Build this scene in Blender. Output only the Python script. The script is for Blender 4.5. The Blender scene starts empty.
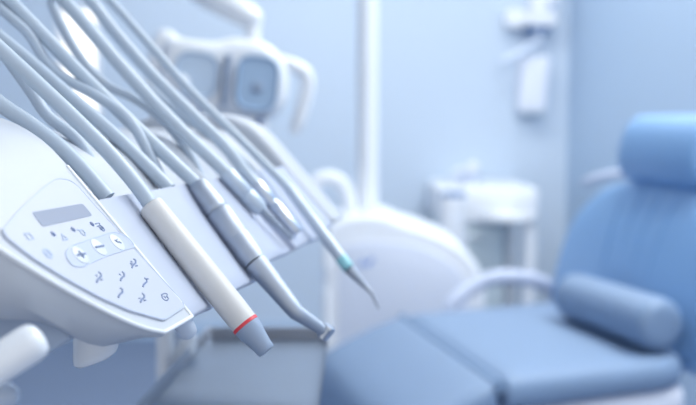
import bpy, bmesh, math, random
from mathutils import Vector as V, Matrix
random.seed(4)
sc = bpy.context.scene
col = sc.collection
R = math.radians

# ------------------------------------------------------------------ camera
F = 696 * 50 / 36
CAM_H = 1.14
PITCH = math.atan(82.5 / F)
C = V((0, 0, CAM_H))
cd = bpy.data.cameras.new('camera'); cam = bpy.data.objects.new('camera', cd); col.objects.link(cam)
cd.lens = 50; cd.sensor_width = 36; cd.clip_start = 0.02
cam.location = C; cam.rotation_euler = (R(90) - PITCH, 0, 0)
cd.dof.use_dof = True; cd.dof.focus_distance = 0.575; cd.dof.aperture_fstop = 5.2; cd.dof.aperture_blades = 0
sc.camera = cam

def ray(px, py):
    x = (px - 348) / F; z = -(py - 202.5) / F
    return V((x, math.cos(PITCH) + z * math.sin(PITCH), -math.sin(PITCH) + z * math.cos(PITCH)))
def at(px, py, d): return C + ray(px, py) * d
def atz(px, py, z):
    r = ray(px, py); return C + r * ((z - CAM_H) / r.z)
def aty(px, py, y):
    r = ray(px, py); return C + r * (y / r.y)

# ------------------------------------------------------------------ materials
def lin(c):
    f = lambda v: (v / 255 / 12.92) if v / 255 <= .04045 else ((v / 255 + .055) / 1.055) ** 2.4
    return (f(c[0]), f(c[1]), f(c[2]), 1)
def mat(name, rgb, rough=.5, metal=0., var=.03, scale=8., bump=0., bscale=60., coat=0., sheen=0., spec=.5, aniso=None):
    m = bpy.data.materials.new(name); m.use_nodes = True
    nt = m.node_tree; b = nt.nodes['Principled BSDF']
    tc = nt.nodes.new('ShaderNodeTexCoord')
    n = nt.nodes.new('ShaderNodeTexNoise'); n.inputs['Scale'].default_value = scale; n.inputs['Detail'].default_value = 3
    nt.links.new(tc.outputs['Object'], n.inputs['Vector'])
    mx = nt.nodes.new('ShaderNodeMix'); mx.data_type = 'RGBA'
    c = lin(rgb)
    mx.inputs[6].default_value = tuple(max(0, v * (1 - var)) for v in c[:3]) + (1,)
    mx.inputs[7].default_value = tuple(min(1, v * (1 + var)) for v in c[:3]) + (1,)
    nt.links.new(n.outputs['Fac'], mx.inputs[0]); nt.links.new(mx.outputs[2], b.inputs['Base Color'])
    b.inputs['Roughness'].default_value = rough; b.inputs['Metallic'].default_value = metal
    b.inputs['Coat Weight'].default_value = coat; b.inputs['Specular IOR Level'].default_value = spec
    b.inputs['Sheen Weight'].default_value = sheen
    if bump:
        n2 = nt.nodes.new('ShaderNodeTexNoise'); n2.inputs['Scale'].default_value = bscale
        nt.links.new(tc.outputs['Object'], n2.inputs['Vector'])
        bp = nt.nodes.new('ShaderNodeBump'); bp.inputs['Strength'].default_value = bump; bp.inputs['Distance'].default_value = .002
        nt.links.new(n2.outputs['Fac'], bp.inputs['Height']); nt.links.new(bp.outputs['Normal'], b.inputs['Normal'])
    return m
M = dict(
    wall=mat('pale_blue_wall_paint', (205, 220, 238), .8, var=.015, scale=1.5),
    wall2=mat('wall_paint_darkened', (182, 204, 229), .8, var=.015, scale=1.5),  # wall colour darkened to hold down lamp light on the right wall
    floor=mat('blue_grey_vinyl', (112, 127, 154), .5, var=.04, scale=2),
    ceil=mat('ceiling_paint', (238, 243, 250), .9, var=.01),
    white=mat('white_shell_plastic', (190, 196, 206), .42, var=.008, coat=.0),
    whitefar=mat('white_lacquer', (240, 244, 251), .4, var=.01),
    rim=mat('glossy_white_rim', (236, 240, 246), .25, var=.005),
    cradle=mat('lavender_grey_plastic', (183, 191, 210), .42, var=.01),
    under=mat('pale_underside_plastic', (206, 217, 233), .45, var=.01),
    panel=mat('keypad_membrane', (187, 193, 208), .42, var=.008),
    panel_line=mat('keypad_print_pale', (184, 196, 220), .5, var=.01),
    keycap=mat('keypad_button', (214, 220, 230), .45, var=.008),
    icon=mat('keypad_print_dark', (96, 116, 158), .5, var=.01),
    icon2=mat('keypad_print_faded', (168, 184, 212), .5, var=.01),
    led=mat('indicator_lens', (86, 104, 148), .2, var=.01),
    lcd=mat('display_glass', (132, 143, 166), .5, var=.03, scale=40),
    hose=mat('blue_grey_silicone_hose', (184, 198, 213), .4, var=.02),
    hose2=mat('blue_grey_arm_rubber', (184, 197, 212), .5, var=.02),
    hpw=mat('ivory_handpiece_sleeve', (214, 214, 214), .42, var=.008),
    red=mat('red_ring', (222, 66, 78), .4, var=.02),
    tipgrey=mat('grey_blue_plastic', (146, 162, 186), .4, var=.02),
    steel=mat('brushed_handpiece_steel', (184, 192, 204), .58, 1., var=.06, scale=60),
    chrome=mat('polished_chrome', (196, 204, 216), .3, 1., var=.02),
    darksteel=mat('dark_steel', (158, 172, 196), .3, .9, var=.05),
    bluesteel=mat('pale_blue_anodised', (190, 203, 218), .4, .25, var=.03),
    teal=mat('teal_band', (150, 210, 220), .35, var=.03),
    tray=mat('stainless_tray', (128, 143, 164), .36, .85, var=.05, scale=14),
    trayedge=mat('stainless_tray_edge', (150, 156, 168), .4, .7, var=.05, scale=14),
    chair=mat('blue_upholstery', (124, 148, 180), .5, var=.02, scale=5, bump=.05),
    chair2=mat('upholstery_lightened', (129, 171, 217), .5, var=.02, scale=5, bump=.05),  # lighter upholstery copy, making up for weak light on the back
    piping=mat('dark_blue_seam', (122, 148, 181), .6, var=.02),
    chairshell=mat('chair_shell', (226, 231, 245), .4, var=.01),
    arm=mat('armrest_grey', (196, 206, 228), .5, var=.01),
    grey=mat('mid_grey_plastic', (160, 176, 200), .5, var=.02),
    drawer=mat('pale_grey_laminate', (204, 217, 224), .5, var=.01),
    darkblue=mat('dark_blue_lid', (84, 118, 166), .4, var=.02),
    reflector=mat('lamp_reflector', (188, 206, 226), .3, .1, var=.03),  # the bay's reflection is put into the base colour
    reflector2=mat('lamp_reflector_dim', (158, 184, 212), .3, .1, var=.03),  # darker copy, the dimmer bay's reflection put into the colour
    glass=None)
g = bpy.data.materials.new('window_glass'); g.use_nodes = True
gb = g.node_tree.nodes['Principled BSDF']; gb.inputs['Transmission Weight'].default_value = 1; gb.inputs['Roughness'].default_value = 0
gb.inputs['IOR'].default_value = 1.02
M['glass'] = g

# ------------------------------------------------------------------ mesh helpers
class MB:
    def __init__(s): s.v = []; s.f = []
    def add(s, vs, fs):
        o = len(s.v); s.v += [V(v) for v in vs]; s.f += [[i + o for i in f] for f in fs]; return s
    def grid(s, rows, close_u=False, close_v=False):
        n = len(rows); m = len(rows[0]); fs = []
        for i in range(n if close_u else n - 1):
            for j in range(m if close_v else m - 1):
                fs.append([i * m + j, i * m + (j + 1) % m, ((i + 1) % n) * m + (j + 1) % m, ((i + 1) % n) * m + j])
        return s.add([p for r in rows for p in r], fs)
    def loft(s, rings, caps=True):
        m = len(rings[0]); vs = [p for r in rings for p in r]; fs = []
        for i in range(len(rings) - 1):
            for j in range(m):
                fs.append([i * m + j, i * m + (j + 1) % m, (i + 1) * m + (j + 1) % m, (i + 1) * m + j])
        if caps:
            fs.append(list(range(m))[::-1]); fs.append([(len(rings) - 1) * m + j for j in range(m)])
        return s.add(vs, fs)
    def tube(s, pts, rad, seg=16, caps=True, smooth=0):
        pts = [V(p) for p in pts]
        if not hasattr(rad, '__len__'): rad = [rad] * len(pts)
        if smooth: pts, rad = catmull(pts, rad, smooth)
        rings = []; up = None
        for i, p in enumerate(pts):
            t = (pts[min(i + 1, len(pts) - 1)] - pts[max(i - 1, 0)]).normalized()
            if up is None:
                up = t.cross(V((0, 0, 1)));
                if up.length < .05: up = t.cross(V((1, 0, 0)))
                up.normalize()
            else:
                up = (up - t * up.dot(t)).normalized()
            b = t.cross(up)
            rings.append([p + (up * math.cos(a) + b * math.sin(a)) * rad[i] for a in [2 * math.pi * k / seg for k in range(seg)]])
        return s.loft(rings, caps)
    def lathe(s, a, b, prof, seg=32):
        """prof: list of (t 0..1 along a->b, radius)"""
        a = V(a); b = V(b); return s.tube_axis(a, (b - a), prof, seg)
    def tube_axis(s, a, d, prof, seg):
        t = d.normalized(); up = t.cross(V((0, 0, 1)))
        if up.length < .05: up = t.cross(V((1, 0, 0)))
        up.normalize(); b = t.cross(up)
        return s.loft([[a + d * q + (up * math.cos(x) + b * math.sin(x)) * r for x in [2 * math.pi * k / seg for k in range(seg)]] for q, r in prof])
    def box(s, lo, hi, X=V((1, 0, 0)), Y=V((0, 1, 0)), Z=V((0, 0, 1)), o=V((0, 0, 0))):
        vs = [o + X * x + Y * y + Z * z for z in (lo[2], hi[2]) for (x, y) in ((lo[0], lo[1]), (hi[0], lo[1]), (hi[0], hi[1]), (lo[0], hi[1]))]
        return s.add(vs, [[3, 2, 1, 0], [4, 5, 6, 7], [0, 1, 5, 4], [1, 2, 6, 5], [2, 3, 7, 6], [3, 0, 4, 7]])
    def prism(s, pts, d):
        pts = [V(p) for p in pts]; n = len(pts)
        return s.add(pts + [p + d for p in pts], [list(range(n))[::-1], list(range(n, 2 * n))] + [[i, (i + 1) % n, n + (i + 1) % n, n + i] for i in range(n)])
    def cushion(s, outline, nrm, thick, edge, bulge=0., seg=6, bulge_back=0.):
        """soft slab: outline (3-D points, coplanar), thickness centred on it"""
        pts = [V(p) for p in outline]; c = sum(pts, V()) / len(pts); rings = []
        def ring(ins, h):
            out = []
            for p in pts:
                d = (p - c); L = d.length; out.append(c + d * max(0, (L - ins) / L) + nrm * h)
            return out
        def inner(k, side, bl):
            out = []
            for p in pts:
                d = p - c; L = d.length; q = (L - edge) / L * k
                out.append(c + d * q + nrm * side * (thick / 2 + bl * (1 - k * k)))
            return out
        for k in (.08, .3, .55, .8): rings.append(inner(k, -1, bulge_back))
        for i in range(seg + 1):
            f = -math.pi / 2 + math.pi * i / seg
            rings.append(ring(edge * (1 - math.cos(f)), thick / 2 * math.sin(f)))
        for k in (.8, .55, .3, .08): rings.append(inner(k, 1, bulge))
        return s.loft(rings)
    def build(s, name, m, parent=None, smooth=True, bevel=0, bseg=3, subsurf=0, angle=40):
        me = bpy.data.meshes.new(name); me.from_pydata([tuple(v) for v in s.v], [], s.f)
        bm = bmesh.new(); bm.from_mesh(me); bmesh.ops.recalc_face_normals(bm, faces=bm.faces); bm.to_mesh(me); bm.free()
        me.materials.append(m)
        if smooth: me.shade_smooth(); me.set_sharp_from_angle(angle=R(angle))
        o = bpy.data.objects.new(name, me); col.objects.link(o)
        if parent is not None:
            o.parent = parent; o.matrix_parent_inverse = world_of(parent).inverted()
        if bevel:
            b = o.modifiers.new('bevel', 'BEVEL'); b.width = bevel; b.segments = bseg; b.limit_method = 'ANGLE'; b.angle_limit = R(35)
            b.harden_normals = False
            if smooth: me.shade_smooth(); me.set_sharp_from_angle(angle=R(180))
        if subsurf:
            x = o.modifiers.new('sub', 'SUBSURF'); x.levels = subsurf; x.render_levels = subsurf
        return o
def world_of(o):
    m = Matrix.Translation(o.location) if o.type == 'EMPTY' else Matrix.Identity(4)
    return m
def catmull(pts, rad, n):
    P = [pts[0] * 2 - pts[1]] + pts + [pts[-1] * 2 - pts[-2]]; Rr = [rad[0]] + list(rad) + [rad[-1]]
    op = []; orr = []
    for i in range(1, len(P) - 2):
        for k in range(n):
            t = k / n
            op.append(.5 * ((2 * P[i]) + (P[i + 1] - P[i - 1]) * t + (2 * P[i - 1] - 5 * P[i] + 4 * P[i + 1] - P[i + 2]) * t * t + (3 * P[i] - P[i - 1] - 3 * P[i + 1] + P[i + 2]) * t ** 3))
            orr.append(Rr[i] + (Rr[i + 1] - Rr[i]) * t)
    op.append(P[-2]); orr.append(Rr[-2]); return op, orr
def empty(name, loc):
    o = bpy.data.objects.new(name, None); col.objects.link(o); o.location = loc; o.empty_display_size = .1; return o
def tag(o, label, cat, group=None):
    o['label'] = label; o['category'] = cat
    if group: o['group'] = group
    return o
def struct(o): o['kind'] = 'structure'; return o
def rounded(poly, rad, n=5):
    """round the corners of a planar 3-D polygon; rad a number or list"""
    out = []; N = len(poly); poly = [V(p) for p in poly]
    for i, p in enumerate(poly):
        r = rad[i] if hasattr(rad, '__len__') else rad
        a = poly[i - 1] - p; b = poly[(i + 1) % N] - p
        r = min(r, a.length * .48, b.length * .48)
        if r <= 1e-6: out.append(p); continue
        p0 = p + a.normalized() * r; p1 = p + b.normalized() * r
        for k in range(n + 1):
            t = k / n; out.append(p0 * (1 - t) ** 2 + p * 2 * t * (1 - t) + p1 * t * t)
    return out

# ================================================================== the room
YB = 5.0; CZ = 2.75
XL = -2.6; XC = (567 - 348) / F * YB
# window opening in the back wall, seen between the hoses
wl = aty(56, 10, YB); wr = aty(101, 118, YB)
wx0, wx1, wz0, wz1 = wl.x, wr.x, wr.z - .02, wl.z + .02
mb = MB().box((XL - 1, -2, -.1), (2.6, YB + .1, 0)); struct(mb.build('floor', M['floor'], smooth=False))
mb = MB().box((XL - 1, -2, CZ), (2.6, YB + .1, CZ + .1)); struct(mb.build('ceiling', M['ceil'], smooth=False))
mb = MB()
for (x0, x1, z0, z1) in ((XL, wx0, 0, CZ), (wx1, XC + .12, 0, CZ), (wx0, wx1, 0, wz0), (wx0, wx1, wz1, CZ)):
    mb.box((x0, YB, z0), (x1, YB + .12, z1))
struct(mb.build('wall_back', M['wall'], smooth=False))
mb = MB().box((XL - .1, -2, 0), (XL, YB + .1, CZ)); struct(mb.build('wall_left', M['wall'], smooth=False))
a = V((XC, YB, 0)); b = V((XC + .85, -.8, 0)); nn = V((1, .12, 0)).normalized() * .1
mb = MB().prism([a, b, b + nn, a + nn], V((0, 0, CZ))); struct(mb.build('wall_right', M['wall2'], smooth=False))
# window frame + pane
mb = MB()
t = .018
for lo, hi in (((wx0, YB - .01, wz0), (wx0 + t, YB + .08, wz1)), ((wx1 - t, YB - .01, wz0), (wx1, YB + .08, wz1)),
               ((wx0, YB - .01, wz0), (wx1, YB + .08, wz0 + t)), ((wx0, YB - .01, wz1 - t), (wx1, YB + .08, wz1))):
    mb.box(lo, hi)
w1 = struct(mb.build('window_1', M['whitefar'], smooth=False))
MB().box((wx0 + t, YB + .04, wz0 + t), (wx1 - t, YB + .046, wz1 - t)).build('pane', M['glass'], w1, smooth=False)
mb = MB().box((XL, YB - .015, 0), (XC, YB, .08)); struct(mb.build('baseboard_back', M['wall2'], smooth=False))

# ================================================================== delivery unit frame
D1 = .56
P1 = at(193, 316, D1)
rv = V((189 / F / math.cos(PITCH), 1, 0)).normalized(); q = V((rv.y, -rv.x, 0)); Z = V((0, 0, 1))
AL = R(48.5)
sv = q * math.cos(AL) - Z * math.sin(AL); nv = q * math.sin(AL) + Z * math.cos(AL)
def U(a, r, b): return P1 + q * a + rv * r + Z * b
def SL(s, r, h=0): return P1 + sv * s + rv * r + nv * h
def slope_sr(px, py, h=0):
    d = ray(px, py); tt = (P1 + nv * h - C).dot(nv) / d.dot(nv); v = C + d * tt - P1
    return v.dot(sv), v.dot(rv)
def on_slope(px, py, h=0):
    s, r = slope_sr(px, py, h); return SL(s, r, h)
def on_r(px, py, rc):
    d = ray(px, py); tt = (P1 + rv * rc - C).dot(rv) / d.dot(rv); return C + d * tt
def abr(p): v = p - P1; return v.dot(q), v.dot(rv), v.dot(Z)

S_END = .120; RAD = .083
def profile():
    """(a,b) of the shell's upper surface from the front lip over the dome to the back"""
    pr = []
    for i in range(13):
        s = -S_END * i / 12; pr.append((s * math.cos(AL), -s * math.sin(AL)))
    a0, b0 = pr[-1]
    ca = a0 - RAD * math.sin(AL); cb = b0 - RAD * math.cos(AL)
    for i in range(1, 9):
        f = AL * (1 - i / 8); pr.append((ca + RAD * math.sin(f), cb + RAD * math.cos(f)))
    a1, b1 = pr[-1]
    for da, db in ((-.06, 0), (-.12, -.002), (-.18, -.008), (-.22, -.02), (-.245, -.045), (-.25, -.08)):
        pr.append((a1 + da, b1 + db))
    return pr
PR = profile()
# near rim: (s, r) curve read where the keypad face turns down
RIM = [(0.0, -.044), (-.007, -.0586), (-.0177, -.0734), (-.0312, -.088), (-.0458, -.1015), (-.0607, -.1138), (-.0721, -.1223), (-.0876, -.1294), (-.12, -.142)]
def rim_r(s):
    for (s0, r0), (s1, r1) in zip(RIM, RIM[1:]):
        if s1 <= s <= s0: return r0 + (r1 - r0) * (s - s0) / (s1 - s0)
    return RIM[-1][1]
def near_r(i):
    if i <= 12: return rim_r(-S_END * i / 12)
    return RIM[-1][1] - .02 * min(1, (i - 12) / 8)

unit = empty('dental_delivery_unit', U(-.62, .1, 0).xy.to_3d())
tag(unit, 'white dental delivery console with keypad, sloped instrument cradles and arching whip arms', 'dental unit')

# --- keypad console wing (r from rim to 0)
rows = []
for i, (a, b) in enumerate(PR):
    rn = near_r(i); rows.append([U(a, rn + (0 - rn) * k / 8, b) for k in range(9)])
mb = MB(); mb.grid(rows)
# hull: loop round the wing's edge, dropping to a narrower keel
BOT = {-.0005: (-.0093, -.03, -.0065), }
def keel(i):
    a, b = PR[i]
    aa = [0, -.007, -.0182, -.0274, -.0281, -.0332, -.0375, -.0442, -.09, -.40]
    if i <= 12:
        s = -S_END * i / 12
        tab = [(0, -.0093, -.0065), (-.007, -.0113, -.0045), (-.0177, -.0182, -.0046), (-.0312, -.0274, -.0047), (-.0458, -.031, .001), (-.0607, -.036, .010), (-.0721, -.044, .016), (-.12, -.075, .02)]
        for (s0, a0, b0), (s1, a1, b1) in zip(tab, tab[1:]):
            if s1 <= s <= s0:
                t = (s - s0) / (s1 - s0); return a0 + (a1 - a0) * t, b0 + (b1 - b0) * t
    t = (i - 12) / (len(PR) - 13)
    return -.075 + (-.37 + .075) * t, .02
rt, r1_, r2_, r3_ = [], [], [], []
for i in range(len(PR)):
    a, b = PR[i]; rn = near_r(i); ka, kb = keel(i)
    rt.append(U(a, rn, b))
    r1_.append(U(a * .75 + ka * .25, rn + .001, b + (kb - b) * .30 - .001))
    r2_.append(U(a * .35 + ka * .65, rn + .008, b + (kb - b) * .72))
    r3_.append(U(ka, rn + .024, kb))
bt = [U(keel(i)[0], 0, keel(i)[1]) for i in range(len(PR))]
mb.grid([rt, r1_, r2_, r3_, bt])
tp = [U(a, 0, b) for a, b in PR]
mb.grid([tp, bt])                                    # side towards the cradles
mb.grid([[rt[0], tp[0]], [r1_[0], U(*(lambda e: (e[0], 0, e[2]))(abr(r1_[0])))], [r2_[0], U(*(lambda e: (e[0], 0, e[2]))(abr(r2_[0])))], [r3_[0], bt[0]]])
mb.grid([[rt[-1], tp[-1]], [r3_[-1], bt[-1]]])
console = mb.build('console_shell', M['white'], unit, angle=38)
# bright moulded rim along the keypad's near edge, tip and cradle side
path = [SL(s, r, .0) for s, r in RIM[::-1]] + [SL(.0, -.03, 0), SL(0.0, -.002, 0)] + [SL(-.03, -.001), SL(-.06, -.001), SL(-.09, -.001), SL(-.115, -.001)]
MB().tube(path[:len(RIM)], .0013, 10, smooth=4).tube([path[len(RIM) - 1], path[len(RIM)], path[len(RIM) + 1]], .0013, 10).tube(path[len(RIM) + 1:], .0013, 10).build('rim', M['rim'], unit)

# --- keypad
kp = unit
opx = [(54, 178), (72, 181), (90, 202), (120, 235), (150, 268), (186, 307), (163, 322), (128, 312), (98, 299), (62, 279), (30, 259), (4, 239), (0, 231), (20, 208), (38, 191)]
sr = [slope_sr(*p) for p in opx]
ol = rounded([SL(s, r, .0004) for s, r in sr], [.008, .008, .001, .001, .001, .006, .004, .004, .006, .006, .006, .006, .006, .01, .01], 4)
cen = sum(ol, V()) / len(ol)
key = MB().prism([p - nv * .0012 for p in ol], nv * .0020).build('keypad', M['panel'], unit, smooth=False)
def ribbon(mb, pts, w, h0=.0012, h=.0003, closed=False):
    """flat printed stroke lying on the keypad; pts are (s, r) pairs"""
    P = [SL(s, r, h0) for s, r in pts]; n = len(P); L = []; Rr = []
    for i, p in enumerate(P):
        if closed: t = P[(i + 1) % n] - P[i - 1]
        else: t = P[min(i + 1, n - 1)] - P[max(i - 1, 0)]
        sd = t.normalized().cross(nv) * w / 2; L.append(p + sd); Rr.append(p - sd)
    rows = [L, Rr, [x + nv * h for x in Rr], [x + nv * h for x in L], L]
    mb.grid([list(x) for x in zip(*rows)], close_u=closed)
    if not closed:
        for k in (0, n - 1): mb.add([rows[0][k], rows[1][k], rows[2][k], rows[3][k]], [[0, 1, 2, 3]])
    return mb
def inset(srs, f):
    cs = sum(x for x, _ in srs) / len(srs); cr = sum(y for _, y in srs) / len(srs)
    return [(cs + (x - cs) * f, cr + (y - cr) * f) for x, y in srs]
olsr = [(lambda v: (v.dot(sv), v.dot(rv)))(p - P1) for p in ol]
ribbon(MB(), inset(olsr, .985), .0006, .0012, .0002, True).build('border_line', M['panel_line'], key)
# display
d4 = [slope_sr(*p) for p in ((30, 214), (81, 205), (91, 217), (41, 228.5))]
dp = rounded([SL(s, r, .0006) for s, r in d4], .0022, 4)
MB().prism(dp, nv * .0008).build('display', M['lcd'], key, smooth=False)
def px_path(pts, cx, cy, k=1.0):
    """icon strokes: coordinates in mm in the keypad's own frame (x along r, y up the slope)"""
    s0, r0 = slope_sr(cx, cy); return [(s0 - y * .001 * k, r0 + x * .001 * k) for x, y in pts]
def circ(x, y, r, n=14): return [(x + r * math.cos(2 * math.pi * i / n), y + r * math.sin(2 * math.pi * i / n)) for i in range(n)]
# pilots
for (x, y) in ((51.5, 235.5), (71.5, 231), (90.5, 225.5)):
    s, r = slope_sr(x, y); MB().lathe(SL(s, r, .0006), SL(s, r, .0018), [(0, .0021), (.7, .0015), (1, .0009)], 14).build('indicator_light', M['led'], key)
# icons beside the pilots
ribbon(MB(), px_path([(-2.4, -1.4), (2.4, -1.4), (.4, 1.8)], 62, 239), .0012, closed=True).build('printed_icon', M['icon2'], key)
mb = MB(); ribbon(mb, px_path(circ(0, 0, 2), 81, 234), .0006, closed=True); ribbon(mb, px_path([(-1.8, 1.6), (-3, 2.6)], 81, 234), .0005); mb.build('printed_icon', M['icon2'], key)
mb = MB(); ribbon(mb, px_path(circ(0.6, -.6, 2), 99, 229), .0006, closed=True); ribbon(mb, px_path(circ(.6, -.6, .8), 99, 229), .0005, closed=True)
ribbon(mb, px_path([(-2.6, 3), (2.6, 3), (1.6, 1.6), (-2.6, 1.2)], 99, 229), .0005); mb.build('printed_icon', M['icon'], key)
# left faded icons
mb = MB(); ribbon(mb, px_path([(-2.4, -1.8), (2.4, -1.8), (2, 1.8), (-2, 1.8)], 27, 238), .0007, closed=True); mb.build('printed_icon', M['icon2'], key)
mb = MB(); ribbon(mb, px_path(circ(0, 0, 2.6), 46, 255), .0012, closed=True); ribbon(mb, px_path([(-1.2, 0), (1.2, 0)], 46, 255), .001); mb.build('printed_icon', M['icon2'], key)
# plus / minus key group
pill = [slope_sr(*p) for p in ((63, 256), (68, 248), (90, 240), (112, 233), (126, 238), (134, 248), (112, 255), (96, 261), (80, 269), (69, 267))]
pl = rounded([SL(s, r, .0009) for s, r in pill], .004, 4)
plsr = [(lambda v: (v.dot(sv), v.dot(rv)))(p - P1) for p in pl]
MB().prism(pl, nv * .0005).build('key_group_field', mat('keypad_field', (180, 190, 210), .45, var=.01), key, smooth=False)
ribbon(MB(), plsr, .0006, .0014, .0002, True).build('border_line', M['panel_line'], key)
for (x, y, sg) in ((78.5, 257, '+'), (97, 249, '-'), (115.5, 244, 'c')):
    s, r = slope_sr(x, y); bt_ = MB().lathe(SL(s, r, .0006), SL(s, r, .0019), [(0, .0058), (.8, .0057), (1, .0052)], 28).build('button', M['keycap'], key)
    mb = MB()
    if sg in '+-': ribbon(mb, [slope_sr(x - 4.2, y + .9), slope_sr(x + 4.2, y - .9)], .0011, .0021)
    if sg == '+': ribbon(mb, [slope_sr(x - 2.6, y - 3.4), slope_sr(x + 2.8, y + 3.4)], .0011, .0021)
    if sg == 'c':
        ribbon(mb, px_path([(-2.2, 1.6), (-.8, -.4), (.8, -.2), (2, -1.4)], x, y), .0006, .0021); ribbon(mb, px_path([(0, 1.2), (1.6, 1.8)], x, y), .0004, .0021)
    mb.build('printed_symbol', M['icon'], bt_)
# chair position keys: a wavy couch pictogram with little arrows
def px_rel(pts, cx, cy): return [slope_sr(cx + x, cy + y) for x, y in pts]
couch = [(-.6, -5.2), (1.4, -4.0), (1.7, -.8), (-.4, 1.2), (-1.6, 2.6), (-2.4, 5.0)]
for k, (x, y, f) in enumerate(((97.5, 279, 1), (121, 278, .85), (132.5, 265, .85), (143.5, 284, .85), (119, 294.5, .95), (141, 299.5, .85))):
    mb = MB(); ribbon(mb, px_rel([(X * f * 1.1, Y * f) for X, Y in couch], x, y), .00100)
    if k == 3: ribbon(mb, px_rel([(.6, -3.2), (3.2, -3.8)], x, y), .0008)
    if k in (0, 2, 5):
        ribbon(mb, px_rel([(1.2, 2.6), (3.4, 2.0)], x, y), .0006)
    if k in (0, 1, 2): ribbon(mb, px_rel([(-3.6, -2.6), (-1.8, -1.4)], x, y), .0006)
    if k == 2: ribbon(mb, px_rel([(-4, .0), (-1.4, -.4), (-3.0, 1.4)], x, y), .0006); ribbon(mb, px_rel([(.2, -4.6), (2.2, -2.6)], x, y), .0008)
    if k == 5: ribbon(mb, px_rel([(-4, .6), (-2.2, .2)], x, y), .0005)
    mb.build('printed_icon', M['icon'], key)
mb = MB(); ribbon(mb, px_rel([(-3.6, -2.2), (-.5, -3.8), (2.2, -3.0), (1.8, -.6), (3.4, 1.4), (2.2, 3.4), (-.6, 3.0), (-2.6, 1.0)], 163.5, 298.5), .0006, closed=True); ribbon(mb, px_rel([(-1.4, -.8), (.4, .9), (1.4, -.8)], 163.5, 298.5), .0006)
mb.build('printed_icon', M['icon'], key)

# --- carriage body behind the cradles (set back from the wing's face)
R_END = .43
OFF = -.013
def shifted(pr, d):
    out = []
    for i, (a, b) in enumerate(pr):
        p0 = pr[max(i - 1, 0)]; p1 = pr[min(i + 1, len(pr) - 1)]
        ta, tb = p1[0] - p0[0], p1[1] - p0[1]; L = math.hypot(ta, tb); out.append((a + tb / L * d, b - ta / L * d))
    return out
PC = shifted(PR, OFF)
PC = PC[2:]
rows = []
for rr in (0.0, .1, .2, .3, R_END):
    rows.append([U(a, rr, b) for a, b in PC] + [U(PC[-1][0] + .02, rr, -.0), U(-.2, rr, -.012), U(-.06, rr, -.010), U(-.036, rr, -.006)])
MB().loft(rows).build('carriage_body', M['white'], unit, angle=38)
# --- the five cradles: flat shelf that dips into the groove an instrument lies in
TB = [.004, .075, .190, .266, .396, .436]; BB = [-.003, .056, .160, .270, .374, .432]
SB = [-.002, -.003, -.010, -.009, -.012]
for k in range(5):
    NU = 22; NS = 10; top = []
    for i in range(NU + 1):
        u = i / NU
        if u < .52: h = -.0015
        elif u < .97: h = -.0015 - .0050 * math.sin((u - .52) / .45 * math.pi / 2) ** 1.4
        else: h = -.0065
        if k == 4: h = -.0015
        line = []
        for j in range(NS + 1):
            s = -.0895 + (.0895 + SB[k]) * j / NS
            t = j / NS; ra = TB[k] + (BB[k] - TB[k]) * t; rb = TB[k + 1] + (BB[k + 1] - TB[k + 1]) * t
            line.append(SL(s, ra + (rb - ra) * u, -.0015 + (h + .0015) * min(1, t / .3)))
        e = line[-1]
        line.append(e + sv * .0016 - nv * .0012); line.append(e + sv * .0018 - nv * .004); line.append(e + sv * .0002 - nv * .009)
        s0 = line[0]; line = [s0 - nv * .007, s0 - nv * .001 - sv * .0006] + line
        top.append(line)
    mb = MB(); mb.grid(top)
    back = [[p - nv * 0 for p in l] for l in (top[0], top[-1])]
    # closing sides and underside
    under = []
    for i in range(NU + 1):
        l = top[i]; under.append([l[0], l[-1]])
    mb.grid(under)
    for l in (top[0], top[-1]): mb.add(l, [list(range(len(l)))])
    mb.build('instrument_cradle', M['cradle'], unit, angle=50)
# --- far end wing
fw = [(a, b) for a, b in shifted(PR, .002)][1:22] + [(-.36, .05), (-.33, .0), (-.10, -.008), (-.03, .004)]
MB().prism([U(a, R_END + .004, b) for a, b in fw], rv * .05).build('end_wing', M['white'], unit, bevel=.012, bseg=5)
# --- tilt knob, stub, tray post, balance arm, column
a_, b_ = at(180, 318, .575), at(189, 334, .585)
MB().lathe(a_ - (b_ - a_) * .5, b_, [(0, .0058), (.75, .0060), (.93, .0056), (1, .0044)], 24).build('corner_knob', M['under'], unit)
kc = at(96, 346, .585); rg = []
for h, fx, sx in ((.012, 1.0, 0), (.0, 1.0, 0), (-.006, .95, -.001), (-.0095, .78, -.003), (-.0112, .5, -.004)):
    rg.append([kc + V((sx + .0135 * fx * math.cos(t), .012 * fx * math.sin(t), h + (.0022 * math.cos(t) if h < -.004 else 0))) for t in [2 * math.pi * i / 28 for i in range(28)]])
MB().loft(rg).build('hand_knob', M['rim'], unit)
# grab handle that comes out from under the console, and its bracket
dA = .42; kA = dA / F
e0, e1, e2 = at(30, 344, dA), at(0, 363, dA - .004), at(-110, 436, dA - .02)
MB().tube([e2, e1, e0, e0 + (e0 - e1).normalized() * 8 * kA, e0 + (e0 - e1).normalized() * 13 * kA, e0 + (e0 - e1).normalized() * 15 * kA], [19 * kA, 19.5 * kA, 20 * kA, 18 * kA, 13 * kA, 6 * kA], 32).build('grab_handle', M['rim'], unit)
dB = dA + .065
mb = MB().prism([at(14, 300, dB), at(52, 312, dB), at(74, 339, dB), at(48, 356, dB), at(0, 386, dB), at(-60, 424, dB), at(-60, 350, dB)], V((0, .02, 0)))
mb.build('handle_bracket', M['grey'], unit, bevel=.003, bseg=4)
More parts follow.
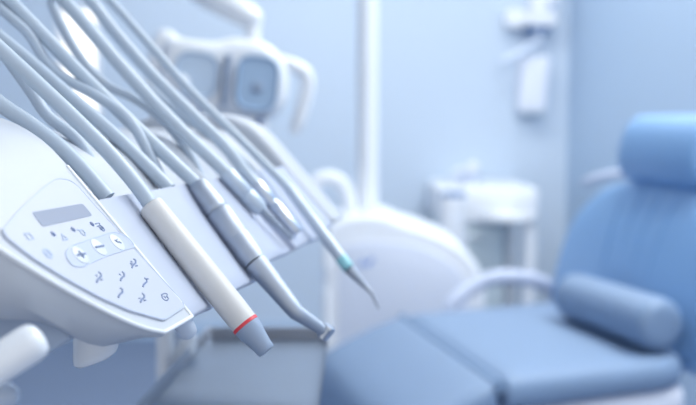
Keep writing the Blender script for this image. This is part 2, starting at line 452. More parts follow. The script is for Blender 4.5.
# pivot arm to the floor column on the left
s0 = U(-.30, .16, .03); cb = V((s0.x - .42, s0.y + .05, s0.z - .10))
MB().tube([s0 + V((.08, 0, 0)), s0, V((cb.x + .03, cb.y, cb.z)), cb], [.035, .035, .03, .03], 24).build('pivot_arm', M['white'], unit)
MB().lathe((cb.x, cb.y, .03), (cb.x, cb.y, cb.z + .04), [(0, .04), (.97, .036), (1, .028)], 32).build('floor_column', M['white'], unit)
MB().lathe((cb.x, cb.y, 0), (cb.x, cb.y, .035), [(0, .19), (.6, .185), (1, .12)], 40).build('floor_base', M['grey'], unit)
lo = at(8, 396, .95)
MB().tube([lo + V((-.09, .0, .0)), lo + V((-.02, 0, 0)), lo, lo + V((.010, 0, 0))], [.018, .018, .015, .006], 20).build('lower_strut', M['under'], unit)
MB().tube([lo + V((-.07, 0, 0)), V((cb.x + .01, cb.y + .0, lo.z - .04))], .014, 16).build('strut_link', M['under'], unit)
# tray post below the front lip
dP = 1.0
MB().tube([at(165, 318, dP), at(165, 345, dP), at(164, 385, dP), at(164, 420, dP)], [.010, .0095, .0085, .008], 20).build('tray_post', M['rim'], unit)
MB().tube([at(186, 335, dP + .02), at(186, 346, dP + .02), at(176, 360, dP + .01), at(165, 378, dP)], [.0105, .011, .010, .008], 20, smooth=3).build('tray_clamp', M['rim'], unit)
MB().tube([at(165, 322, dP), at(186, 337, dP + .02)], .008, 12).build('post_crossbar', M['under'], unit)

# --- hoses that run into the cradles, whip arms
def hose_path(px, r):
    """hose in the vertical plane of its slot; beyond its whip arm it loops over and drops into the back of the console"""
    pts = [on_r(x, y, r) for x, y in px]
    a, rr, b = abr(pts[0]); a2, _, b2 = abr(pts[1]); m = min(1.2, (b - b2) / (a2 - a)) * .8
    e = a - .07; eb = b + .07 * m
    return [U(-.33, r, .07), U(-.365, r, .125), U(-.415, r, .19), U(-.405, r, eb - .005), U((e - .40) / 2 - .02, r, eb + .025), U(e, r, eb)] + pts      # index 5: where a whip arm grips the hose
HA = hose_path([(-30, 80), (0, 104), (30, 124), (60, 147), (85, 171), (108, 198)], .030)
MB().tube(HA, .0050, 18, smooth=6).build('hose', M['hose'], unit)
HC = hose_path([(-30, 14), (0, 37), (40, 70), (75, 101), (110, 131), (140, 159), (170, 189)], .131)
MB().tube(HC, .0050, 18, smooth=6).build('hose', M['hose'], unit)
HF = hose_path([(84, 20), (120, 62), (160, 98), (195, 124), (222, 143), (254, 174)], .34)
MB().tube(HF, .0044, 18, smooth=6).build('hose', M['hose'], unit)
def prof_b(a):
    for (a0, b0), (a1, b1) in zip(PC, PC[1:]):
        if a1 <= a <= a0: return b0 + (b1 - b0) * (a0 - a) / (a0 - a1)
    return PC[0][1]
for r, hs_, px in ((.078, ([(-30, 22), (0, 49)], .0625), [(-26, 28), (0, 51), (15, 69), (32, 93), (49, 117)]), (.15, ([(-10, -18), (9, 0)], .1775), [(0, 8), (28, 33), (45, 60), (64, 78), (95, 95), (130, 121)]), (.24, ([(46, -18), (64, 0)], .253), [(44, -14), (52, 6), (62, 26), (74, 48), (90, 70), (110, 87), (135, 99), (165, 122)])):
    pts = [on_r(x, y, r) for x, y in px]
    a, rr, b = abr(pts[0]); hp_ = hose_path(*hs_); g0 = hp_[5] + rv * (.011 if r > hs_[1] else -.011); pts = [g0 + (g0 - pts[0]).normalized() * .012, g0] + pts; td = (hp_[6] - hp_[4]).normalized() * .009; MB().lathe(hp_[5] - td, hp_[5] + td, [(0, .0085), (.1, .0095), (.9, .0095), (1, .0085)], 20).build('hose_clip', M['grey'], unit); a, rr, b = abr(pts[-1]); pts += [U(a + .022, r, prof_b(a + .022) + .002), U(a + .040, r, prof_b(a + .04) - .016)]
    MB().tube(pts, [.0040] * len(pts), 16, smooth=6).build('whip_arm', M['hose2'], unit)

# ================================================================== instruments
def instrument(name, label, cat, base):
    e = empty(name, base); tag(e, label, cat); return e
def seg_axis(px0, px1, h0, h1=None):
    return on_slope(*px0, h0), on_slope(*px1, h0 if h1 is None else h1)
# 1 white scaler with red ring
a0, a1 = seg_axis((150, 205), (244.5, 323.5), .0055); e1_ = on_slope(267, 351.5, .0055)
t1 = instrument('scaler_handpiece', 'ivory white handpiece with a red ring and grey blue nose, nearest the keypad', 'dental handpiece', a1)
HB = hose_path([(-30, 22), (0, 49), (40, 86), (75, 119), (110, 154), (138, 187)], slope_sr(150, 205, .0055)[1]) + [a0 + (a1 - a0) * .04]
MB().tube(HB, .0050, 18, smooth=6).build('hose', M['hose'], t1)
MB().lathe(a0, a1, [(0, .0070), (.008, .0080), (.03, .0084), (.3, .0087), (.6, .0090), (.9, .0089), (1, .0087)], 40).build('sleeve', M['hpw'], t1)
dd = (a1 - a0).normalized()
MB().lathe(a1 - dd * .0002, a1 + dd * .0020, [(0, .0087), (.1, .0089), (.9, .0089), (1, .0087)], 40).build('ring', M['red'], t1)
L = (e1_ - a1).length
MB().lathe(a1 + dd * .002, a1 + dd * L, [(0, .0086), (.12, .0085), (.45, .0072), (.8, .0060), (.95, .0058), (1, .0050)], 40).build('nose', M['tipgrey'], t1)
# 2 silver contra-angle
b0, b1 = seg_axis((197, 184), (255, 262), .004); b2 = on_slope(296, 312, .004); b3 = on_slope(323, 330, .006)
t2 = instrument('contra_angle_handpiece', 'brushed silver contra angle handpiece with a bent neck and small head', 'dental handpiece', b1)
HD = hose_path([(-10, -18), (9, 0), (50, 42), (85, 78), (120, 112), (160, 150), (190, 178)], slope_sr(197, 184, .004)[1]) + [b0 + (b1 - b0) * .04]
MB().tube(HD, .0052, 18, smooth=6).build('hose', M['hose'], t2)
MB().lathe(b0, b0 + (b1 - b0) * .36, [(0, .0064), (.06, .0074), (.3, .0082), (.85, .0092), (.95, .0090), (1, .0084)], 40).build('hose_coupling', M['steel'], t2)
MB().lathe(b0 + (b1 - b0) * .365, b1, [(0, .0088), (.03, .0098), (.5, .0096), (.52, .0092), (.55, .0096), (.9, .0094), (1, .0086)], 40).build('body', M['steel'], t2)
MB().tube([b1, b1 + (b2 - b1) * .1, b1 + (b2 - b1) * .45, b1 + (b2 - b1) * .85, b2, b2 + (b3 - b2) * .25, b2 + (b3 - b2) * .9, b3], [.0088, .0086, .0074, .0064, .0059, .0053, .0043, .0042], 28).build('neck', M['steel'], t2)
hd = (q * .62 + Z * .9 + rv * .1).normalized()
hc = b3 + (b3 - b2).normalized() * .003
MB().lathe(hc - hd * .0062, hc + hd * .0058, [(0, .003), (.08, .0046), (.75, .0052), (.77, .0046), (.82, .0050), (.96, .0046), (1, .002)], 28).build('head', M['chrome'], t2)
# 3 coupler with threaded end
c0, c1 = seg_axis((225, 172), (262, 211), .005); c2 = on_slope(292, 239, .003)
t3 = instrument('coupling_handpiece', 'pale blue handpiece coupling ending in a thin ribbed spigot, third from the keypad', 'dental handpiece', c1)
HE = hose_path([(46, -18), (64, 0), (90, 30), (120, 65), (150, 98), (185, 134), (218, 165)], slope_sr(225, 172, .005)[1]) + [c0 + (c1 - c0) * .05]
MB().tube(HE, .0055, 18, smooth=6).build('hose', M['hose'], t3)
MB().lathe(c0, c1, [(0, .0058), (.05, .0070), (.55, .0074), (.57, .0068), (.62, .0074), (.9, .0072), (1, .0052)], 32).build('sleeve', M['bluesteel'], t3)
pr = []
for i in range(9):
    pr += [(i / 9, .0034 if i < 5 else .0026), (i / 9 + .055, .0034 if i < 5 else .0026), (i / 9 + .06, .0018 if i < 5 else .0012), (i / 9 + .105, .0018 if i < 5 else .0012)]
MB().lathe(c1, c2, pr + [(1, .0012)], 24).build('spigot', M['steel'], t3)
# 4 slim silver motor
d0, d1 = seg_axis((256, 184), (298, 233), .003)
t4 = instrument('slim_handpiece', 'slim chrome handpiece lying beside the ribbed spigot, fourth from the keypad', 'dental handpiece', d1)
HF2 = hose_path([(72, -18), (90, 0), (115, 32), (150, 72), (190, 112), (225, 146), (246, 173)], slope_sr(256, 184, .003)[1]) + [d0 + (d1 - d0) * .05]
MB().tube(HF2, .0053, 18, smooth=6).build('hose', M['hose'], t4)
MB().lathe(d0, d1, [(0, .0056), (.06, .0064), (.35, .0064), (.37, .0055), (.42, .0055), (.44, .0062), (.97, .0060), (1, .005)], 32).build('body', M['chrome'], t4)
# 5 curved-tip scaler with teal band
f0, f1 = seg_axis((287, 186), (341, 258), .010); f2 = on_slope(366, 287, .010); f3 = on_slope(379, 309, .006)
t5 = instrument('periodontal_scaler', 'slender scaler with a teal band and thin curved tip, furthest from the keypad', 'dental handpiece', f1)
HG = hose_path([(92, -18), (110, 0), (150, 45), (190, 90), (235, 134), (262, 161), (280, 179)], slope_sr(287, 186, .010)[1]) + [f0 + (f1 - f0) * .04]
MB().tube(HG, .0040, 16, smooth=6).build('hose', M['hose'], t5)
MB().lathe(f0, f1, [(0, .0042), (.03, .0048), (.4, .0053), (.42, .0049), (.46, .0053), (.96, .0054), (1, .0054)], 28).build('handle', M['bluesteel'], t5)
fd = (f1 - f0).normalized()
MB().lathe(f1, f1 + fd * .012, [(0, .0055), (.1, .0058), (.9, .0054), (1, .0050)], 28).build('band', M['teal'], t5)
g0 = f1 + fd * .012
MB().tube([g0, g0 + (f2 - g0) * .5, f2, f2 + (f3 - f2) * .35 - rv * 0 + q * .001 + Z * .002, f2 + (f3 - f2) * .7 + Z * .002, f3], [.0050, .0038, .0024, .0018, .0014, .0008], 18, smooth=3).build('tip', M['steel'], t5)

# ================================================================== tray
ztray = C.z - .25
def tr(px, py, dz=0): return atz(px, py, ztray + dz)
TLb, TRb = tr(208, 340), tr(327, 340)
TLf = tr(112, 452); TRf = tr(311, 452)
TLf.y = TRf.y = (TLf.y + TRf.y) / 2
tray = empty('instrument_tray', (TLb + TRb + TLf + TRf) / 4); tag(tray, 'empty stainless steel instrument tray below the hanging handpieces', 'tray')
mb = MB().prism(rounded([TLb, TRb, TRf, TLf], .008, 4), V((0, 0, -.002))); mb.build('tray_floor', M['tray'], tray, smooth=False)
rimo = rounded([TLb, TRb, TRf, TLf], .008, 5); cc = sum(rimo, V()) / len(rimo)
def off(d, z): return [p + ((p - cc).normalized() * d) + V((0, 0, z)) for p in rimo]
mb = MB().grid([off(-.001, -.002), off(.004, .012), off(.0075, .0135), off(.0085, .012), off(.0055, .004), off(.0005, -.0045), off(-.001, -.0045), off(-.001, -.002)], close_v=True)
mb.build('tray_rim', M['trayedge'], tray)
# the holder plate carries the tray (part of the unit's post)
hp = (TLb + TRb + TLf + TRf) / 4; pz = ztray - .0046
tp_ = at(164, 420, dP)
MB().prism([V((hp.x - .05, hp.y - .09, pz - .008)), V((hp.x + .05, hp.y - .09, pz - .008)), V((hp.x + .05, hp.y + .09, pz - .008)), V((hp.x - .05, hp.y + .09, pz - .008))], V((0, 0, .008))).build('tray_holder', M['grey'], unit, smooth=False)
MB().tube([tp_ + V((0, 0, .02)), V((tp_.x, tp_.y, pz - .012)), V((tp_.x + .02, tp_.y, pz - .014)), V((hp.x, hp.y, pz - .012))], [.008, .008, .008, .008], 14).build('holder_bar', M['under'], unit)

# ================================================================== dental chair
ZS = CAM_H - .48
Bf = atz(560, 300, ZS); Cn = atz(684, 360, ZS)         # far and near rear corners of the seat
Kf = atz(404, 313, ZS); Kn = atz(503, 381, ZS)         # far and near ends of the crease
ch = empty('dental_chair', V(((Bf.x + Cn.x + Kf.x + Kn.x) / 4, (Bf.y + Cn.y + Kf.y + Kn.y) / 4, 0)))
tag(ch, 'blue upholstered dental chair with leg rest, tall back and headrest', 'dental chair')
ux = ((Bf + Cn) / 2 - (Kf + Kn) / 2); ux.z = 0; ux.normalize(); wx = V((ux.y, -ux.x, 0))   # u to the head, w to the camera
oc = V((0, 0, -.032))
# seat
Bx, Cx = Bf + ux * .10, Cn + ux * .10
so = rounded([Kf + ux * .004, Bx, Cn + ux * .02 + wx * .0, Kn + ux * .006], [.02, .05, .07, .02], 6)
# densify the outline so that the soft edge stays even
def dens(p, n=6):
    out = []
    for i in range(len(p)):
        a, b = p[i], p[(i + 1) % len(p)]; k = max(1, int((b - a).length / .04))
        out += [a + (b - a) * j / k for j in range(k)]
    return out
MB().cushion([p + oc for p in dens(so)], Z, .064, .022, .010).build('seat_cushion', M['chair'], ch)
sh = [p + V((0, 0, -.064)) for p in rounded([Kf + ux * .05 - wx * -.03, Bx + wx * .03, Cn + ux * .03 - wx * .012, Kn + ux * .06 - wx * .02], .05, 6)]
MB().prism(sh, V((0, 0, -.06))).build('seat_shell', M['chairshell'], ch, bevel=.022, bseg=4)
# leg rest: a slab that slopes from the crease and turns down at the feet
kf, kn = Kf, Kn
tl = atz(318, 349, ZS - .086)                            # far foot corner
du = (tl - kf); 
prof = []
wdir = (kn - kf)
def lr(u, z, w): return kf + ux * u + Z * z + wx * w
foot_u = du.dot(ux); foot_w = du.dot(wx)
prof_t = [(-.004, -.001), (foot_u * .35, -.028), (foot_u * .72, -.066), (foot_u * .92, -.090), (foot_u * 1.02, -.112), (foot_u * 1.06, -.15), (foot_u * 1.08, -.28), (foot_u * 1.05, -.42)]
prof_b = [(-.004, -.060), (foot_u * .30, -.085), (foot_u * .62, -.120), (foot_u * .75, -.145), (foot_u * .78, -.18), (foot_u * .78, -.28), (foot_u * .78, -.42)]
Wd = wdir.dot(wx)
poly = prof_t + prof_b[::-1]
rows = []
for t in [0, .25, .5, .75, 1]:
    ring = []
    for (u, z) in poly:
        wf = foot_w * min(1, u / foot_u) if u < 0 else 0
        skew = wdir.dot(ux) * t
        wfar = wf; wnear = Wd + wf * .2
        ring.append(lr(u + skew, z, wfar + (wnear - wfar) * t))
    rows.append(ring)
MB().loft(rows).build('leg_rest', M['chair'], ch, bevel=.02, bseg=5)
MB().tube([Kf - ux * .004 + Z * -.011, Kn - ux * .004 + Z * -.011], .012, 16).build('hinge_seam', M['piping'], ch)
# backrest
hf = Bf + ux * .078 - wx * .148; hf.z = ZS; hn = Cn + ux * .075 + wx * .13; hn.z = ZS
wd = (hn - hf); Wb = wd.length; wd.normalize()
nb0 = V((-wd.y, wd.x, 0)).normalized()
if nb0.dot(ux) > 0: nb0 = -nb0
rec = R(14)
upb = (Z * math.cos(rec) - nb0 * math.sin(rec)); nb = (nb0 * math.cos(rec) + Z * math.sin(rec))
def BK(w, z): return hf + wd * w + upb * z
bo = [(.07, -.06), (Wb - .16, -.06), (Wb - .06, .02), (Wb, .14), (Wb - .01, .24), (Wb - .10, .335), (Wb * .5, .355), (.30, .338), (.18, .300), (.10, .235), (.06, .16), (.05, .07)]
ol2 = rounded([BK(w, z) for w, z in bo], .06, 5)
bkm = MB().cushion(dens(ol2), nb, .10, .045, .022, 8, .02)
from mathutils.bvhtree import BVHTree
tree = BVHTree.FromPolygons([tuple(v) for v in bkm.v], bkm.f)
bkm.build('backrest', M['chair2'], ch)
for i, (w, z0, z1) in enumerate(((.36, .10, .28), (.44, .15, .33), (.51, .12, .33), (.58, .10, .33))):
    pts = []
    for j in range(7):
        z = z0 + (z1 - z0) * j / 6
        h = tree.ray_cast(BK(w + .008 * math.sin(z * 14 + i), z) + nb * .5, -nb)
        pts.append(h[0] - nb * .003)
    MB().tube(pts, [.004, .0068, .0085, .0095, .0095, .008, .004], 14, smooth=4).build('pleat', M['chair2'], ch)
# headrest: a soft bolster block across the top
hc0 = atz(628, 150, CAM_H - 30 / F * 2.38)
hd_ = 2.40
h0 = at(636, 148, hd_); 
hw = wd
hl = .34
cen_ = [h0 + hw * .02, h0 + hw * (hl)]
rg = []
for t, f in ((0, .15), (.0, .62), (.012, .84), (.035, .96), (.07, 1), (.5, 1), (.93, 1), (.965, .96), (.988, .84), (1, .62), (1, .15)):
    p = h0 + hw * hl * t
    ring = []
    for i in range(28):
        x = 2 * math.pi * i / 28; cx, sx = math.cos(x), math.sin(x)
        ex = lambda v: math.copysign(abs(v) ** .8, v)
        ring.append(p + nb * (.064 * f * ex(cx)) - nb * .01 + upb * ((.084) * f * ex(sx)))
    rg.append(ring)
MB().loft(rg).build('headrest', M['chair2'], ch)
bs = h0 + hw * hl * .5 - upb * .04 - nb * .045
MB().tube([bs, bs - upb * .18], .018, 14).build('headrest_post', M['grey'], ch)
# thin handle behind the shoulders
p0 = at(586, 182, 2.85); p1 = at(628, 172, 2.75)
MB().tube([p0 + V((0, .02, -.0)), p0, (p0 + p1) / 2 + Z * .006, p1 + V((.05, -.05, 0))], [.008, .011, .012, .012], 14, smooth=3).build('back_handle', M['arm'], ch)
# far armrest
pts = [at(448, 312, 2.60), at(456, 300, 2.61), at(474, 286, 2.63), at(498, 277, 2.64), at(530, 279, 2.66), at(550, 287, 2.68), at(556, 300, 2.68)]
MB().tube(pts, [.018, .020, .020, .021, .021, .019, .017], 16, smooth=4).build('armrest', M['arm'], ch)
# base
cx_ = (Bf + Cn + Kf + Kn) / 4
MB().loft([[V((cx_.x + .02 + a * math.cos(t), cx_.y + b * math.sin(t), z)) for t in [2 * math.pi * i / 32 for i in range(32)]] for a, b, z in ((.15, .2, .04), (.11, .14, .2), (.10, .13, .4), (.13, .17, ZS - .12))]).build('pedestal', M['chairshell'], ch)
MB().loft([[V((cx_.x + .0 + a * math.cos(t), cx_.y + b * math.sin(t), z)) for t in [2 * math.pi * i / 40 for i in range(40)]] for a, b, z in ((.40, .30, 0), (.40, .30, .03), (.36, .26, .05))]).build('base_plate', M['grey'], ch)
# backrest carrier
bc = BK(Wb * .5, -.02) - nb * .05
MB().tube([V((cx_.x + .12, cx_.y, ZS - .15)), V((bc.x - .02, bc.y, ZS - .13)), bc - nb * .02, BK(Wb * .5, .15) - nb * .068], [.04, .04, .03, .02], 14, smooth=4).build('back_carrier', M['grey'], ch)

# bolster cushion across the seat
rb = .056
zb = ZS + rb + .008
k0 = atz(571, 295, zb); k1 = atz(664, 326, zb)
ax = (k1 - k0).normalized(); L = (k1 - k0).length
prf = [(0, .013), (0.0, .034), (.012, .046), (.04, .053), (.09, .0555), (.5, .0562), (.91, .0555), (.96, .053), (.988, .046), (1, .034), (1, .013)]
bol = MB().tube_axis(k0 - ax * .0, k1 - k0, prf, 36).build('bolster_cushion', M['chair'], None)
tag(bol, 'blue cylindrical bolster cushion lying across the seat of the dental chair', 'cushion')

# ================================================================== spittoon unit
dU = 2.85
sp = empty('spittoon_unit', V((at(400, 300, dU).x, dU + .1, 0))); tag(sp, 'large white rounded water unit standing behind the leg rest of the blue chair', 'dental unit')
opx = [(323, 236), (331, 224), (345, 217), (366, 214), (388, 216), (404, 224), (424, 229), (444, 237), (463, 248), (478, 264), (486, 284), (486, 300)]
top = [aty(x, y, dU) for x, y in opx]
x0, x1 = top[0].x, top[-1].x
out = top + [V((x1 - .01, dU, .30)), V((x1 - .05, dU, .02)), V((x0 + .05, dU, .02)), V((x0, dU, .30))]
out = rounded(out, .03, 3)
MB().prism(out, V((0, .38, 0))).build('body', M['whitefar'], sp, bevel=.045, bseg=6)
MB().prism([V((x0 + .04, dU + .05, 0)), V((x1 - .05, dU + .05, 0)), V((x1 - .05, dU + .34, 0)), V((x0 + .04, dU + .34, 0))], V((0, 0, .03))).build('plinth', M['grey'], sp, smooth=False)
# recessed front door and the small blurred blue mark
fd_ = [aty(x, y, dU - .004) for x, y in ((338, 246), (370, 241), (410, 243), (440, 254), (462, 272), (470, 300), (470, 400), (338, 400))]
MB().prism(rounded(fd_, .03, 4), V((0, .012, 0))).build('front_cover', mat('white_front_cover', (226, 233, 248), .45, var=.01), sp, bevel=.004)
mk = mat('pale_blue_print', (150, 176, 226), .5, var=.02)
mb = MB()
for pts in ([(357, 266), (362, 260), (366, 261), (361, 267)], [(363, 267), (370, 258), (375, 258), (370, 266)]):
    mb.prism([aty(x, y, dU - .006) for x, y in pts], V((0, .002, 0)))
mb.build('printed_mark', mk, sp, smooth=False)
for (ya, yb) in ((245, 268), (291, 345)):  # white strips modelled as the specular highlight down the corner
    MB().tube([aty(326, ya, dU - .004), aty(326, yb, dU - .004)], .0115, 16).build('corner_highlight', M['rim'], sp)
# filler spout: thick white arch
pts = [aty(x, y, dU + .12) for x, y in ((306, 222), (308, 196), (318, 181), (331, 178), (343, 185), (349, 200), (349, 224))]
MB().tube(pts, .0225, 20, smooth=5).build('spout', M['whitefar'], sp)
MB().lathe(aty(306, 222, dU + .12) + Z * -.03, aty(306, 222, dU + .12) + Z * .02, [(0, .06), (.6, .055), (1, .03)], 24).build('spout_base', M['whitefar'], sp)
bw = aty(330, 226, dU + .12)
MB().lathe(bw + V((0, 0, -.04)), bw + V((0, 0, .035)), [(0, .04), (.5, .075), (1, .085)], 32).build('bowl', M['whitefar'], sp)

# ================================================================== operating light
dL = 1.85; kk = dL / F
ol_ = empty('operating_light', V((at(367, 200, 3.0).x, 3.0, at(367, 214, 3.0).z - .02))); tag(ol_, 'white operating light with two handles hanging on an arm from its tall pole', 'lamp')
px_ = at(367.5, 100, 3.0).x
MB().lathe((px_, 3.0, aty(367, 214, dU).z + .001), (px_, 3.0, 2.35), [(0, .033), (.9, .031), (1, .02)], 24).build('pole', M['rim'], ol_)
hubp = at(255, 20, dL); el = at(150, -50, dL + .1)
MB().tube([V((px_, 3.0, 2.27)), V((px_ - .3, 2.7, 2.30)), V((el.x - .02, el.y + .0, 2.30))], .026, 18, smooth=4).build('upper_arm', M['rim'], ol_)
MB().tube([V((el.x - .02, el.y, 2.31)), V((el.x - .02, el.y, el.z + .05)), el], [.024, .024, .024], 18).build('drop_arm', M['rim'], ol_)
MB().tube([el, at(205, -6, dL + .03), at(235, 9, dL), hubp, hubp + (hubp - at(235, 9, dL)).normalized() * .012], [.026, .026, .0255, .022, .012], 22).build('lamp_arm', M['rim'], ol_)
o = at(224.5, 80, dL); th = R(-6)
ex = V((math.cos(th), .0, math.sin(th))); ey = V((-math.sin(th), 0, math.cos(th)))
yaw = Matrix.Rotation(R(10), 3, 'Z')
ex = yaw @ ex; ez = ex.cross(ey).normalized()           # ez points away from camera or towards it
if ez.y > 0: ez = -ez
def LH(x, y, z=0): return o + ex * (x * kk) + ey * (y * kk) + ez * z
hs = rounded([LH(-64, 36), LH(-12, 36), LH(4, 43), LH(34, 43), LH(50, 35), LH(64, 16), LH(66, -14), LH(54, -34), LH(20, -37), LH(-54, -34), LH(-64, -18)], .022, 5)
MB().cushion(dens(hs), ez, .07, .02, .0, 8, .02).build('lamp_head', M['rim'], ol_)
def bay(x0, x1, y0, y1, name, m, z=.047):
    c = [LH(x0, y1, z), LH(x1, y1, z), LH(x1, y0, z), LH(x0, y0, z)]
    pp = rounded(c, .03, 6); cc2 = sum(pp, V()) / len(pp)
    rows = [[cc2 + (p - cc2) * f - ez * d for p in pp] for f, d in ((1.06, .004), (1.0, -.002), (.92, .004), (.6, .007), (.2, .009))]
    return MB().loft(rows).build(name, m, ol_)
bay(-48, -8, -20, 23, 'reflector', M['reflector'])
bay(11, 51, -26, 26, 'reflector', M['reflector2'])
bm_ = MB().tube([LH(1, 24, .042), LH(1, -26, .042)], .0075, 12).build('divider', M['tipgrey'], ol_)
MB().lathe(LH(32, -4, .036), LH(32, -4, .050), [(0, .012), (.8, .011), (1, .006)], 20).build('bulb_shield', M['tipgrey'], ol_)
MB().lathe(LH(-42, -8, .036), LH(-42, -8, .052), [(0, .016), (.7, .015), (1, .008)], 20).build('lens_highlight', M['rim'], ol_)  # white disc put in as the highlight on the lens
MB().tube([LH(-48, 30), LH(-60, 36), LH(-66, 31), LH(-69, 12), LH(-70, -8), LH(-68, -16)], [.012, .014, .015, .0145, .013, .009], 18, smooth=4).build('handle', M['rim'], ol_)
MB().tube([LH(52, 26), LH(68, 22), LH(80, 16), LH(84, 4), LH(82, -14), LH(78, -34), LH(75, -46)], [.012, .0135, .0145, .0145, .014, .0135, .010], 18, smooth=4).build('handle', M['rim'], ol_)
MB().tube([hubp, LH(24, 44), LH(20, 30)], [.013, .016, .024], 18).build('swivel', M['rim'], ol_)
MB().box((-30 * kk, -50 * kk, -.02), (36 * kk, -32 * kk, .02), ex, ey, ez, LH(12, 0)).build('lower_yoke', M['rim'], ol_, bevel=.01, bseg=4)
MB().box((-2.6 * kk, -9 * kk, 0), (2.6 * kk, 9 * kk, .006), ex, ey, ez, LH(38, -40, .019)).build('hinge', M['darkblue'], ol_, bevel=.002)

# ================================================================== wall dispensers
yd = YB - .11
def wbox(x0, y0, x1, y1, yf, yb, name, m, par, bv=.012):
    a = aty(x0, y1, yf); b = aty(x1, y0, yf)
    return MB().box((a.x, yf, a.z), (b.x, yb, b.z)).build(name, m, par, bevel=bv, bseg=4)
ds = empty('soap_dispenser', aty(546, 26, YB - .05)); tag(ds, 'white wall dispenser with a side button and elbow lever, upper one on the back wall', 'dispenser')
wbox(531, -34, 559, 26, yd, YB, 'body', M['whitefar'], ds)
wbox(506, 9, 526, 28, yd + .02, YB - .02, 'side_pump', M['whitefar'], ds, .02)
wbox(525, 12, 533, 24, yd + .03, YB - .03, 'bracket', M['whitefar'], ds, .004)
wbox(526, 26, 550, 31, yd + .01, YB, 'outlet', M['darkblue'], ds, .005)
wbox(548, 2, 556, 10, yd - .004, yd + .01, 'level_window', M['icon2'], ds, .003)
MB().tube([aty(540, 30, yd + .04), aty(538, 40, yd + .02), aty(526, 49, yd - .02), aty(503, 62, yd - .05)], [.012, .014, .020, .018], 14, smooth=3).build('elbow_lever', mat('pale_blue_lever', (222, 233, 250), .5), ds)
dc = empty('cup_dispenser', aty(535, 112, YB - .05)); tag(dc, 'tapered white cup dispenser low on the back wall beneath the soap dispenser', 'dispenser')
mb = MB()
f = [aty(x, y, yd) for x, y in ((521, 57), (551, 56), (547, 112), (519, 112))]
mb.prism(f, V((0, .11, 0))); mb.build('body', mat('dispenser_shell', (234, 239, 252), .45), dc, bevel=.02, bseg=5)
wbox(525, 108, 543, 114, yd + .01, YB - .02, 'outlet', M['drawer'], dc, .004)

# ================================================================== sink counter and things on it
yc = 4.35
zt = aty(490, 188, yc).z
sk = empty('sink_counter', V((aty(500, 200, yc).x, yc + .3, 0))); tag(sk, 'white counter with a drawer block and open right side against the back wall', 'cabinet')
xl, xr = aty(439, 200, yc).x, aty(539, 200, yc).x
a = aty(440, 224, yc).z
MB().box((xl, yc, a), (xr, YB - .02, zt)).build('worktop', M['whitefar'], sk, bevel=.02, bseg=4)
xm = aty(506, 200, yc).x
MB().box((xl + .01, yc + .03, .06), (xm, YB - .03, a)).build('drawer_block', M['drawer'], sk, bevel=.008)
for i in range(3):
    z1 = a - .03 - i * .2
    dr = MB().box((xl + .02, yc + .016, z1 - .18), (xm - .012, yc + .034, z1)).build('drawer', M['drawer'], sk, bevel=.006)
    MB().tube([V((xl + .12, yc + .008, z1 - .03)), V((xm - .1, yc + .008, z1 - .03))], .006, 10).build('handle', M['chrome'], dr)
MB().box((xl + .03, yc + .06, 0), (xm - .02, YB - .05, .062)).build('plinth', M['grey'], sk, smooth=False)
xp0, xp1 = aty(526, 200, yc).x, aty(538, 200, yc).x
MB().box((xp0, yc + .03, 0), (xp1, yc + .08, a)).build('leg', M['whitefar'], sk, bevel=.006)
MB().box((xp0, YB - .10, 0), (xp1, YB - .04, a)).build('leg', M['whitefar'], sk, bevel=.006)
# round tray on bracket at the counter's front edge
pc = aty(510, 217, yc - .12)
pt = empty('bracket_shelf', pc); tag(pt, 'small oval white shelf projecting from the front of the sink counter', 'shelf')
mb = MB().loft([[pc + V((.115 * f * math.cos(t), .10 * f * math.sin(t), z)) for t in [2 * math.pi * i / 36 for i in range(36)]] for f, z in ((.9, -.016), (1, -.010), (1, .012), (.97, .016), (.93, .016), (.9, .008))])
mb.build('shelf_plate', M['rim'], pt)
MB().box((-.03, .05, -.02), (.03, .121, .01), o=pc).build('bracket', M['whitefar'], pt, bevel=.004)
# canister with dark lid
cb2 = aty(453, 236, yc - .10)
cn = empty('waste_canister', V((cb2.x, cb2.y, 0))); tag(cn, 'slim white waste bin with a dark blue lid at the left end of the counter', 'waste bin')
zc = aty(453, 196, yc - .10).z
MB().lathe((cb2.x, cb2.y, 0), (cb2.x, cb2.y, zc), [(0, .055), (.02, .06), (.97, .062), (1, .06)], 32).build('body', M['whitefar'], cn)
MB().lathe((cb2.x, cb2.y, zc), (cb2.x, cb2.y, zc + .024), [(0, .058), (.4, .058), (.8, .048), (1, .02)], 32).build('lid', M['darkblue'], cn)
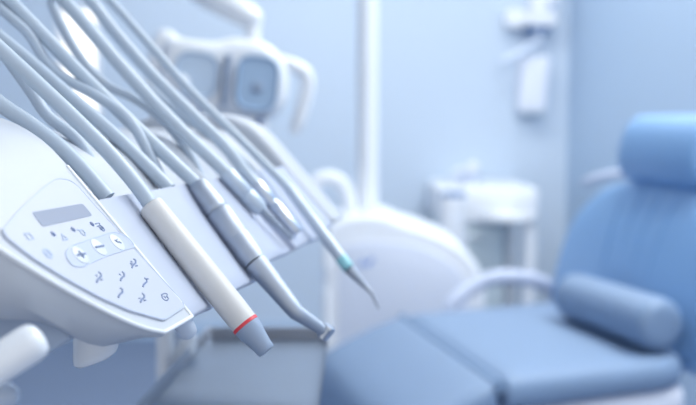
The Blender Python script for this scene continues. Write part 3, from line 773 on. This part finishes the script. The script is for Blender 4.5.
# tap
tpb = V((aty(470, 186, 4.6).x, 4.62, zt))
tap = empty('sink_tap', tpb); tag(tap, 'pale grey tap with two round white knobs standing on the sink counter', 'tap')
MB().lathe(tpb, tpb + Z * .05, [(0, .05), (.5, .045), (1, .03)], 24).build('base', M['arm'], tap)
MB().tube([tpb + Z * .02, tpb + V((-.03, -.03, .05)), tpb + V((-.09, -.08, .045)), tpb + V((-.115, -.10, .02))], [.016, .015, .014, .013], 14, smooth=4).build('spout', M['arm'], tap)
for (x, y) in ((460, 173), (473, 167)):
    p = aty(x, y, 4.6); 
    kb_ = MB().tube([p + V((0, .01, 0)), tpb + Z * .03], .010, 12).build('stem', M['arm'], tap)
    MB().loft([[p + V((.029 * math.sin(f) * math.cos(t), .029 * math.sin(f) * math.sin(t), .029 * math.cos(f))) for t in [2 * math.pi * i / 20 for i in range(20)]] for f in [math.pi * (.03 + .94 * j / 10) for j in range(11)]]).build('knob', M['rim'], kb_)

# ================================================================== light
w = bpy.data.worlds.new('world'); sc.world = w; w.use_nodes = True
nt = w.node_tree; bg = nt.nodes['Background']
# daylight: bright sky beyond the window wall, with a dimmer fill added from behind the camera
tc = nt.nodes.new('ShaderNodeTexCoord'); sp_ = nt.nodes.new('ShaderNodeSeparateXYZ'); mr = nt.nodes.new('ShaderNodeMapRange')
nt.links.new(tc.outputs['Generated'], sp_.inputs[0]); nt.links.new(sp_.outputs['Y'], mr.inputs['Value'])
mr.inputs['From Min'].default_value = -.3; mr.inputs['From Max'].default_value = .6
mr.inputs['To Min'].default_value = 1.0; mr.inputs['To Max'].default_value = 2.2
nt.links.new(mr.outputs['Result'], bg.inputs['Strength']); bg.inputs['Color'].default_value = (.97, .985, 1, 1)
def area(name, loc, sx, sy, power, rot=(0, 0, 0), color=(1, .99, .925)):
    l = bpy.data.lights.new(name, 'AREA'); l.shape = 'RECTANGLE'; l.size = sx; l.size_y = sy; l.energy = power; l.color = color
    o = bpy.data.objects.new(name, l); col.objects.link(o); o.location = loc; o.rotation_euler = rot; return o
area('unseen_overhead_lamp', (1.25, 1.1, CZ - .03), .9, 1.2, 34)  # unseen lamp, set far right so the leg rest falls darker
area('unseen_overhead_lamp', (1.0, 2.1, CZ - .03), .8, .8, 28)  # unseen lamp added to brighten the pole and white fronts
area('unseen_overhead_lamp', (-.1, 3.75, CZ - .03), 2.6, .8, 36)  # unseen lamp placed to wash the back wall from above
area('unseen_overhead_lamp', (1.2, .2, CZ - .03), 1.2, 1.2, 6)  # unseen weak fill added for surfaces facing the camera
sc.view_settings.view_transform = 'Standard'; sc.view_settings.look = 'None'
sc.view_settings.exposure = 0; sc.view_settings.gamma = 1; sc.view_settings.use_curve_mapping = False
